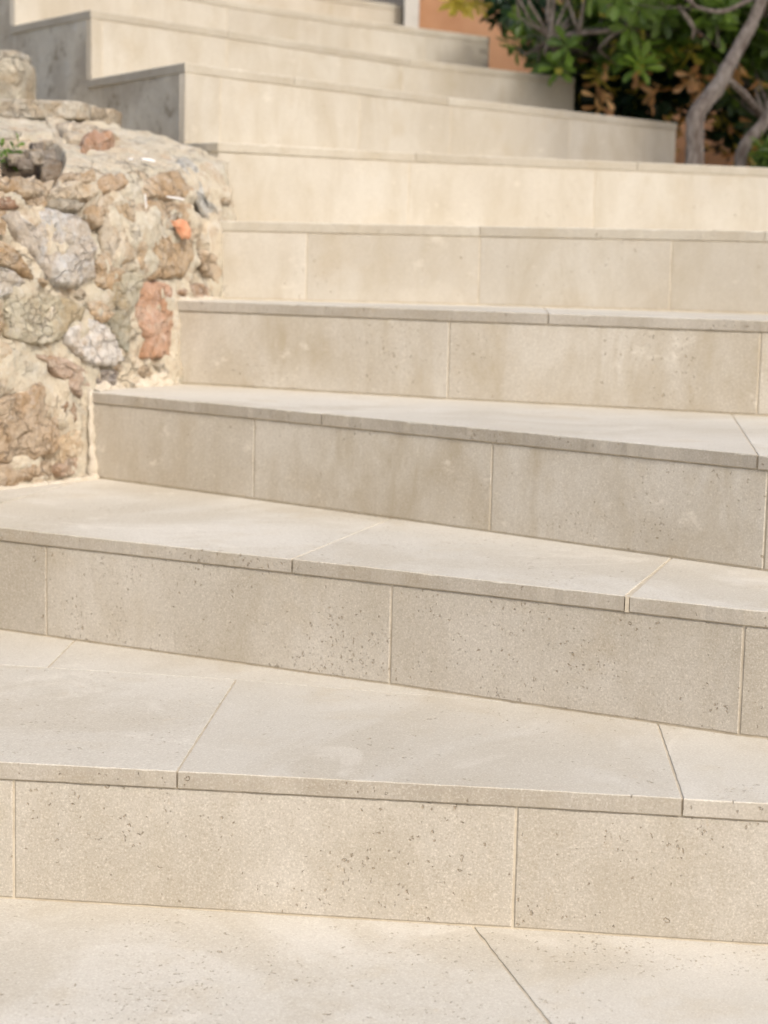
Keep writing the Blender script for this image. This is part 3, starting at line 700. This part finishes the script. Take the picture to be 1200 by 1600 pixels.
apron([(-.556, 3.56, H[3]), (-.530, 3.645, H[3]), (-.496, 3.712, H[3]), (-.458, 3.762, H[3]), (-.430, 3.806, H[3])], .034, .016, 'mortar_joint', wall)
tube([(-.427, 3.806, H[3]), (-.431, 3.812, H[3] + .08), (-.433, 3.816, H[4] + .001)], [.006, .005, .0045], CREAM_MORTAR, 'mortar_joint', wall, seg_=12, jit=.7)
tube([(-.436, 3.822, H[4] - .001), (-.410, 3.87, H[4] - .002), (-.378, 3.95, H[4] - .002), (-.356, 3.995, H[4] - .001)], [.006, .009, .008, .005], CREAM_MORTAR, 'mortar_joint', wall, seg_=12, jit=.6)

# exposed orange brick and dabs of white paint on the plaster
# small rubble packed between the big stones
rs = random.Random(11); placed = []
polys = [[Vector(q) for q in P] for _, _, P in STONES]
def gap_ok(c, r):
    co, ix, dist = kd.find(c)
    if dist < r * .9: return False
    for P in polys:
        cc = sum(P, Vector()) / len(P); rad = sum((q - cc).length for q in P) / len(P)
        if (c - cc).length < rad * .95: return False
    return all((c - c2).length > (r + r2) * .95 for c2, r2 in placed)
for _ in range(2600):
    s_ = rs.uniform(1.9, 5.6); v_ = rs.uniform(.33, 1.0); r = rs.choice((.007, .009, .012, .016, .021))
    b, t, g = crom(WB, s_), crom(WT, s_), crom(WG, s_); c = wall_pt(b, t, g, v_)
    if not gap_ok(c, r) or len(placed) > 84: continue
    if min(math.hypot(c.x - jx_, c.y - jy_) for jx_, jy_ in ((-.556, 3.535), (-.428, 3.808), (-.354, 3.995))) < .03: continue
    placed.append((c, r)); tg = (crom(WB, s_ + .02) - crom(WB, s_)).normalized(); upv = (wall_pt(b, t, g, v_ + .02) - c).normalized(); a0 = rs.uniform(0, 1); el_ = rs.uniform(.55, 1)
    P = [tuple(c + tg * math.cos(a0 + a) * r * rs.uniform(.8, 1.25) + upv * math.sin(a0 + a) * r * el_ * rs.uniform(.7, 1.2)) for a in [k_ * math.tau / 7 for k_ in range(7)]]
    o = stone(rs.choice(['cream', 'tan', 'beige', 'brown_tan', 'ochre', 'grey_tan', 'pink_brown', 'green_beige']), r * .9, P, 200 + len(placed))
def patch(name, P, mat, lift, th):
    P = [Vector(p) for p in P]; c = sum(P, Vector()) / len(P); nn = Vector((.78, -.60, .12)).normalized()
    M = 20; L = len(P); rg = []
    for k_ in range(M):
        f = k_ * L / M; i = int(f); rg.append(P[i].lerp(P[(i + 1) % L], f - i))
    vs = []
    for r, z in ((1.04, -.015), (1, .0), (.9, .7), (.6, 1)):
        for q in rg:
            p = c + (q - c) * r * (1 + .35 * noise.noise(q * 110)); vs.append(p + nn * (lift + th * z * (1 + .8 * noise.noise(p * 90))))
    vs.append(c + nn * (lift + th))
    fs = [(l * M + i, l * M + (i + 1) % M, (l + 1) * M + (i + 1) % M, (l + 1) * M + i) for l in range(3) for i in range(M)] + [(3 * M + i, 3 * M + (i + 1) % M, 4 * M) for i in range(M)]
    return mesh_obj(name, vs, fs, mat, wall, smooth=True, origin=c)
patch('brick', [(-.455, 3.811, .817), (-.425, 3.869, .819), (-.422, 3.863, .783), (-.433, 3.842, .777), (-.446, 3.824, .802)], REDPAINT, .018, .008)
def dab(a, b, r, lift=.018):
    a, b = Vector(a), Vector(b); nn = Vector((.6, -.55, .55)).normalized() * lift
    pts = [a + nn, (a + b) / 2 + nn * 1.02, b + nn]
    tube(pts, [r * .7, r, r * .8], LINE, 'paint_dab', wall, jit=.25, seg_=8, step=.004)
dab((-.512, 3.848, .934), (-.489, 3.872, .931), .0045, .012)
dab((-.533, 3.812, .932), (-.526, 3.82, .932), .0028, .012)
dab((-.461, 3.818, .855), (-.434, 3.872, .852), .0026, .020)
dab((-.497, 3.755, .858), (-.495, 3.758, .83), .0020, .020)
for i, (x, y, z) in enumerate([(-.70, 3.64, .915), (-.725, 3.69, .925), (-.705, 3.745, .94), (-.735, 3.76, .94), (-.71, 3.80, .955), (-.69, 3.70, .93)]):
    block('pebble', (x, y, z), (random.uniform(.022, .04), random.uniform(.02, .035), random.uniform(.016, .026)), i * 1.3, random.choice([(.50, .44, .36), (.40, .34, .28), (.60, .52, .42)]), 20 + i, .006, wall)

# ------------------------------------------------------------------ planting bed and garden wall at the back right
pb = [(1.72, 1.6), (1.72, 4.98), (1.66, 5.01), (1.15, 5.30), (.862, 5.79), (.592, 6.235), (.332, 6.64), (.10, 7.05), (2.9, 6.6), (4.5, 3), (3.2, 1.6)]
o = mesh_obj('planting_bed', [(x, y, .97 + .03 * noise.noise(Vector((x * 3, y * 3, 0)))) for x, y in pb], [tuple(range(len(pb)))], SOIL); o['kind'] = 'structure'
# bed's retaining kerb on the right of the lower steps
kb = tag(empty('bed_retaining_wall', (1.68, 3.3, 0)), 'low pale rendered wall holding the planting bed at the right-hand end of the steps', 'garden wall')
kp = [(1.604, 1.7), (1.604, 3.5), (1.664, 4.99), (1.75, 4.99), (1.75, 1.7)]
v = [(x, y, -.05) for x, y in kp] + [(x, y, 1.0) for x, y in kp]; n = len(kp)
mesh_obj('body', v, [(i, (i + 1) % n, n + (i + 1) % n, n + i) for i in reversed(range(n))] + [tuple(range(n, 2 * n))], PALE, kb)

gw = tag(empty('terracotta_garden_wall', (1.4, 6.9, 0)), 'terracotta rendered garden wall behind the shrubs at the top right', 'garden wall')
def prism(name, P, z0, z1, mat, parent):
    n = len(P); v = [(x, y, z0) for x, y in P] + [(x, y, z1) for x, y in P]
    a = sum(P[i][0] * P[(i + 1) % n][1] - P[(i + 1) % n][0] * P[i][1] for i in range(n))
    f = [(i, (i + 1) % n, n + (i + 1) % n, n + i) for i in range(n)] + [tuple(range(n, 2 * n)), tuple(reversed(range(n)))]
    if a < 0: f = [tuple(reversed(x)) for x in f]
    return mesh_obj(name, v, f, mat, parent)
prism('body', [(.088, 7.10), (3.4, 6.62), (3.4, 6.8), (.088, 7.28)], .8, 3.1, STUCCO, gw)
prism('corner_strip', [(.033, 7.085), (.087, 7.078), (.087, 7.40), (.033, 7.40)], .8, 3.1, PALE, gw)

# ------------------------------------------------------------------ leaves
def leaf_mesh(L, W, tint, yellow, mat, nm='leaf', curl=.12):
    prof = [(0, .04), (.22, .30), (.48, .78), (.72, 1.0), (.90, .72), (1, .05)]
    vs = []
    for t, w_ in prof:
        z = -curl * L * t * t; x = L * t
        vs += [(x, -w_ * W / 2, z + w_ * W * .16), (x, 0, z), (x, w_ * W / 2, z + w_ * W * .16)]
    fs = []
    for i in range(len(prof) - 1):
        for j in range(2): a = i * 3 + j; fs.append((a, a + 3, a + 4, a + 1))
    return vs, fs, tint, yellow
def to_me(vs, fs, cols, mat, name):
    me = bpy.data.meshes.new(name); me.from_pydata(vs, [], fs); me.materials.append(mat)
    ca = me.color_attributes.new('tint', 'FLOAT_COLOR', 'POINT')
    buf = []
    for c in cols: buf += [c[0], c[1], 0, 1]
    ca.data.foreach_set('color', buf)
    for p in me.polygons: p.use_smooth = True
    me.update(); return me
def cam_px(p):
    v = p - EYE; z = v.dot(FW); return 600 + 2933 * v.dot(RT) / z, 800 - 2933 * v.dot(UP) / z, z
def shrub(root, clusters, L, W, mat, per=11, yellow_p=.03, limit=300):
    """clusters: (tip, axis direction, brightness). the nearest leaves in view become objects of their own"""
    rnd = random.Random(len(clusters)); kinds = []
    for i in range(16):
        t = (i % 8) / 7; y = 1 if i >= 14 else 0
        kinds.append(leaf_mesh(L * rnd.uniform(.8, 1.15), W * rnd.uniform(.85, 1.15), t, y, mat, curl=rnd.uniform(.02, .35)))
    shared = [to_me(k_[0], k_[1], [(k_[2], k_[3])] * len(k_[0]), mat, 'leaf') for k_ in kinds]
    allv = []
    for tip, ax, br, yel in clusters:
        ax = ax.normalized(); q = ax.to_track_quat('Z', 'Y'); ph = rnd.random() * 6.28
        for i in range(per):
            a = ph + i * 2.4; el = math.radians(8 + 62 * (1 - i / per) ** 1.0 + rnd.uniform(-22, 22)); el = math.pi / 2 - el
            d = Vector((math.cos(a) * math.sin(el + .35), math.sin(a) * math.sin(el + .35), math.cos(el + .35)))
            if d.length < .1: continue
            R = q.to_matrix() @ Matrix.Rotation(a, 3, 'Z') @ Matrix.Rotation(-(math.pi / 2 - (el + .35)), 3, 'Y') @ Matrix.Rotation(rnd.uniform(-.4, .4), 3, 'X')
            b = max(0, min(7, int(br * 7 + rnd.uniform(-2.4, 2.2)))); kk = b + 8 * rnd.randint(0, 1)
            if kk >= 14: kk -= 8
            if yel or rnd.random() < yellow_p: kk = 14 + rnd.randint(0, 1)
            pos = tip - ax * (i / per) * .02
            M4 = R.to_4x4(); M4.translation = pos
            px, py, z = cam_px(pos); vis = -20 < px < 1220 and -30 < py < 270
            allv.append((z if vis else 99 + z, kk, M4))
    allv.sort(key=lambda t: t[0])
    near, rest = allv[:limit], allv[limit:]
    if not near or near[0][0] > 90: near, rest = [], allv
    near = [t for t in near]
    off = root.location
    for z, kk, M4 in near:
        o = bpy.data.objects.new('leaf', shared[kk]); Mx = M4.copy(); Mx.translation = M4.translation - off; o.matrix_world = Mx
        COL.objects.link(o); o.parent = root
    vs, fs, cs = [], [], []
    for z, kk, M4 in rest:
        k_ = kinds[kk]; b = len(vs)
        vs += [tuple(M4 @ Vector(v)) for v in k_[0]]; fs += [tuple(b + i for i in f) for f in k_[1]]; cs += [(k_[2], k_[3])] * len(k_[0])
    me = to_me([tuple(Vector(v) - off) for v in vs], fs, cs, mat, 'foliage'); o = bpy.data.objects.new('foliage', me); COL.objects.link(o); o.parent = root; o['kind'] = 'stuff'

def at_px(px, py, Y):
    d = FW * 2933 + RT * (px - 600) + UP * (800 - py); return EYE + d * ((Y - EYE.y) / d.y)
def crown(spec, rnd):
    """spec: list of (centre, radii, count, brightness)"""
    out = []
    for c, r, n_, br in spec:
        c = Vector(c)
        for _ in range(n_):
            d = Vector((rnd.gauss(0, 1), rnd.gauss(0, 1), rnd.gauss(0, 1))).normalized(); k_ = rnd.random() ** .45
            p = c + Vector((d.x * r[0], d.y * r[1], d.z * r[2])) * k_
            if noise.noise(p * 3.1 + Vector((9, 0, 0))) < -.22: continue
            ax = d * .8 + Vector((rnd.uniform(-.4, .4), rnd.uniform(-.5, .1), rnd.uniform(.1, .9)))
            out.append((p, ax, min(1, max(0, br + .45 * noise.noise(p * 2.3) + rnd.uniform(-.15, .15))), rnd.random() < .02))
    return out
rnd = random.Random(3)
def branches(root, base_paths, clusters, n_tw, rnd):
    for path, rad in base_paths:
        tube([Vector(p) for p in path], rad, BARK, 'trunk' if rad[0] > .017 else 'branch', root, jit=.22, seg_=12, step=.02)
    # twigs joining random clusters to the nearest branch point, one mesh
    pts = [Vector(p) for path, _ in base_paths for p in path[1:]]
    vs, fs = [], []
    for tip, ax, br, y in rnd.sample(clusters, min(n_tw, len(clusters))):
        a = min(pts, key=lambda p: (p - tip).length); mid = (a + tip) / 2 + Vector((rnd.uniform(-.05, .05), rnd.uniform(-.05, .05), rnd.uniform(-.07, .02)))
        if (a - tip).length > .75: continue
        ch = [a, mid, tip]; b0 = len(vs)
        for j, p in enumerate(ch):
            rr = (.008, .005, .003)[j]
            for k_ in range(5): an = math.tau * k_ / 5; vs.append(tuple(p + Vector((math.cos(an), math.sin(an), .3 * math.sin(an))) * rr - root.location))
        for j in range(2):
            for k_ in range(5): fs.append((b0 + j * 5 + k_, b0 + j * 5 + (k_ + 1) % 5, b0 + (j + 1) * 5 + (k_ + 1) % 5, b0 + (j + 1) * 5 + k_))
    o = mesh_obj('twigs', vs, fs, BARK, None, smooth=True); o.location = (0, 0, 0); o.parent = root; o['kind'] = 'stuff'

Z0 = .97
# main shrub with the forked grey trunk
b = at_px(1086, 250, 5.55); b.z = Z0
r1 = tag(empty('evergreen_shrub', (b.x, b.y, Z0)), 'glossy green shrub with the thick forked grey trunk beside the end of the step', 'shrub')
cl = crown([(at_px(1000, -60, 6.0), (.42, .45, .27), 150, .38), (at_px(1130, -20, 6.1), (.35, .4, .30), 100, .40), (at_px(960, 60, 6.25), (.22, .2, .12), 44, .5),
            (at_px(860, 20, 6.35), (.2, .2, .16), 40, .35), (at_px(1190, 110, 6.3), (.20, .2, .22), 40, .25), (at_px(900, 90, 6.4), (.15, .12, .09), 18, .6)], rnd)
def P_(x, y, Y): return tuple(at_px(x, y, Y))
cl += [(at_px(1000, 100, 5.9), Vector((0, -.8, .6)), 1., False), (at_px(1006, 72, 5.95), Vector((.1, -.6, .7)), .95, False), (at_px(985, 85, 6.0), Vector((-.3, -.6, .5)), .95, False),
       (at_px(885, 70, 6.0), Vector((-.2, -.7, .6)), .8, False), (at_px(872, 105, 6.05), Vector((-.2, -.7, .3)), .8, False), (at_px(1120, 40, 5.9), Vector((.1, -.7, .5)), .85, False), (at_px(1105, 18, 5.9), Vector((.1, -.7, .5)), .9, False)]  # brighter leaf tint on these clusters stands in for sunlit highlights
T1 = [((b.x, b.y, Z0 - .03), P_(1086, 235, 5.55), P_(1088, 180, 5.56), P_(1118, 140, 5.6), P_(1150, 82, 5.68), P_(1178, 30, 5.75), P_(1200, -30, 5.8)), [.031, .027, .027, .024, .021, .019, .016]]
T2 = [(P_(1104, 160, 5.62), P_(1092, 140, 5.9), P_(1075, 60, 6.1), P_(1060, -20, 6.2)), [.007, .006, .005, .004]]
T3 = [(P_(1132, 120, 5.62), P_(1165, 150, 5.72), P_(1195, 190, 5.9)), [.010, .011, .012]]
T4 = [(P_(1060, -20, 5.9), P_(985, 38, 5.95), P_(905, 52, 6.0), P_(860, 60, 6.1)), [.010, .009, .008, .005]]
T5 = [(P_(985, 38, 5.95), P_(950, 60, 5.98), P_(935, 78, 6.0)), [.007, .006, .004]]
T6 = [(P_(1178, -5, 5.75), P_(1130, 18, 5.7), P_(1085, 10, 5.72)), [.008, .007, .006]]
T7 = [(P_(1060, 10, 5.85), P_(1085, 45, 5.8), P_(1082, 60, 5.8)), [.008, .007, .005]]
T8 = [(P_(1100, 70, 5.9), P_(1075, 110, 6.0), P_(1060, 240, 6.1)), [.006, .008, .010]]
branches(r1, [T1, T3, T4, T5, T6, T7], cl, 150, rnd)
shrub(r1, cl, .072, .025, LEAF, per=12, yellow_p=.02)

# second shrub at the right edge
b = at_px(1158, 255, 5.7); b.z = Z0
r2 = tag(empty('evergreen_shrub', (b.x, b.y, Z0)), 'dense green shrub on a slanting bare trunk at the right edge', 'shrub')
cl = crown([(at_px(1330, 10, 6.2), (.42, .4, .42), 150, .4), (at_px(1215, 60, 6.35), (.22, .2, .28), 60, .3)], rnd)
T1 = [((b.x, b.y, Z0 - .03), P_(1160, 238, 5.7), P_(1192, 195, 5.72), P_(1240, 130, 5.8), P_(1300, 30, 5.9)), [.020, .019, .019, .018, .014]]
T2 = [(P_(1240, 130, 5.8), P_(1260, 60, 6.0), P_(1250, -40, 6.1)), [.012, .010, .007]]
branches(r2, [T1, T2], cl, 60, rnd)
shrub(r2, cl, .070, .026, LEAF, per=12)

# darker shrub at the left of the bed, standing against the terracotta wall
b = Vector((.62, 6.72, Z0))
r3 = tag(empty('evergreen_shrub', tuple(b)), 'dark thin-leaved shrub against the terracotta wall just behind the highest steps', 'shrub')
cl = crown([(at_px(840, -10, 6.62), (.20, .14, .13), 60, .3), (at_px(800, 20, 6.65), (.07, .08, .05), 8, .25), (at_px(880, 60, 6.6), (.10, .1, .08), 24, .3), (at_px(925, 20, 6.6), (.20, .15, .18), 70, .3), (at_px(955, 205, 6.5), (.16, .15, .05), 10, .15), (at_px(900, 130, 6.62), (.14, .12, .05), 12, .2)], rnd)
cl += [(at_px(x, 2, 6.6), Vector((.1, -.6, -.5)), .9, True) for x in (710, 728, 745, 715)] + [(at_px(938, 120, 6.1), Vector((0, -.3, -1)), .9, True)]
T1 = [(tuple(b - Vector((0, 0, .03))), P_(890, 130, 6.7), P_(872, 80, 6.68), P_(905, 10, 6.65), P_(900, -60, 6.65)), [.018, .015, .012, .010, .008]]
T2 = [(P_(872, 80, 6.68), P_(840, 72, 6.6), P_(812, 82, 6.58)), [.009, .008, .005]]
T3 = [(P_(905, 10, 6.65), P_(876, 30, 6.6), P_(885, -10, 6.6), P_(760, -20, 6.6)), [.008, .007, .006, .004]]
branches(r3, [T1, T2, T3], cl, 50, rnd)
shrub(r3, cl, .066, .018, LEAF_DARK, per=12, yellow_p=.04)

# dark undergrowth and orange leaves added for sunlit wall glimpses, low in the bed
b = at_px(1050, 240, 6.3)
r4 = tag(empty('undergrowth', (b.x, b.y, Z0)), 'dark low undergrowth and yellow leaves between the trunks in the bed', 'undergrowth', kind='stuff')
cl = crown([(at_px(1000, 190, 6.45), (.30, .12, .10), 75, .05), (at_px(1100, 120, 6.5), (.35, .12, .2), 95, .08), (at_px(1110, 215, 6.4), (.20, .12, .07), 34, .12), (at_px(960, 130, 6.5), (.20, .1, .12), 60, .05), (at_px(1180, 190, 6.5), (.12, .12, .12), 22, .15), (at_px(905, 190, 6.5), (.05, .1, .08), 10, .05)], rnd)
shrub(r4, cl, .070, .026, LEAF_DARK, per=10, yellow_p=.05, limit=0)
r5 = tag(empty('low_green_plant', tuple(at_px(1190, 255, 5.6))), 'small bright green plant low at the right edge beside the slanting trunk', 'plant')
cl = crown([(at_px(1204, 244, 5.6), (.05, .06, .045), 18, .6)], rnd)
shrub(r5, cl, .05, .012, LEAF, per=12, yellow_p=0, limit=150)
GLIMPSE_LEAF = leaf_mat('orange_glimpse_leaf', (.46, .22, .09), (.74, .45, .22))  # leaf colour carries the lit orange of wall seen through gaps
r8 = tag(empty('wall_glimpse_leaves', tuple(at_px(1020, 250, 6.2))), 'orange leaves added for sunlit glimpses of the wall in the dark gap left of the thick grey trunk', 'undergrowth', kind='stuff')
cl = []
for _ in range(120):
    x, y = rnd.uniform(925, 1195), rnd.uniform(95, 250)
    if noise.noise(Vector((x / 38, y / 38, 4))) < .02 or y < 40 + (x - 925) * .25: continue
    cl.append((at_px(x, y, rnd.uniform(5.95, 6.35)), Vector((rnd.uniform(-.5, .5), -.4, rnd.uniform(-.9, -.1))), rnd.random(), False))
shrub(r8, cl, .052, .022, GLIMPSE_LEAF, per=2, yellow_p=0, limit=0)
# sprig growing in the wall pocket
r6 = tag(empty('wall_sprig', P_(12, 240, 3.72)), 'tiny green sprig growing in the hollow on top of the rubble wall', 'plant')
cl = [(at_px(x, y, Y), Vector((ax, -.4, .8)), .55, False) for x, y, Y, ax in ((8, 240, 3.70, -.2), (20, 232, 3.71, .3), (28, 226, 3.72, .5), (2, 228, 3.72, 0), (-10, 236, 3.71, -.3), (14, 246, 3.69, .1))]
shrub(r6, cl, .022, .008, LEAF, per=7, yellow_p=0, limit=60)

# the tree further along the bed whose crown shades the upper steps
r7 = tag(empty('shade_tree', (2.35, 4.3, Z0)), 'small broad tree growing in the bed to the right of the steps', 'tree')
C = Vector((2.30, 3.78, 3.25))
cl = crown([(C, (.9, .85, .75), 470, .5), (C + Vector((.5, .5, .1)), (.7, .7, .6), 150, .5)], rnd)
branches(r7, [[((2.35, 4.3, Z0 - .05), (2.33, 4.25, 1.7), (2.3, 4.0, 2.4), (2.25, 3.8, 3.2)), [.06, .05, .04, .02]], [((2.3, 4.0, 2.4), (2.0, 3.7, 2.8), (1.8, 3.5, 3.2)), [.03, .02, .012]], [((2.3, 4.0, 2.4), (2.6, 3.9, 2.9), (2.8, 3.9, 3.4)), [.03, .02, .012]]], cl, 120, rnd)
shrub(r7, cl, .085, .034, LEAF, per=11, limit=0)
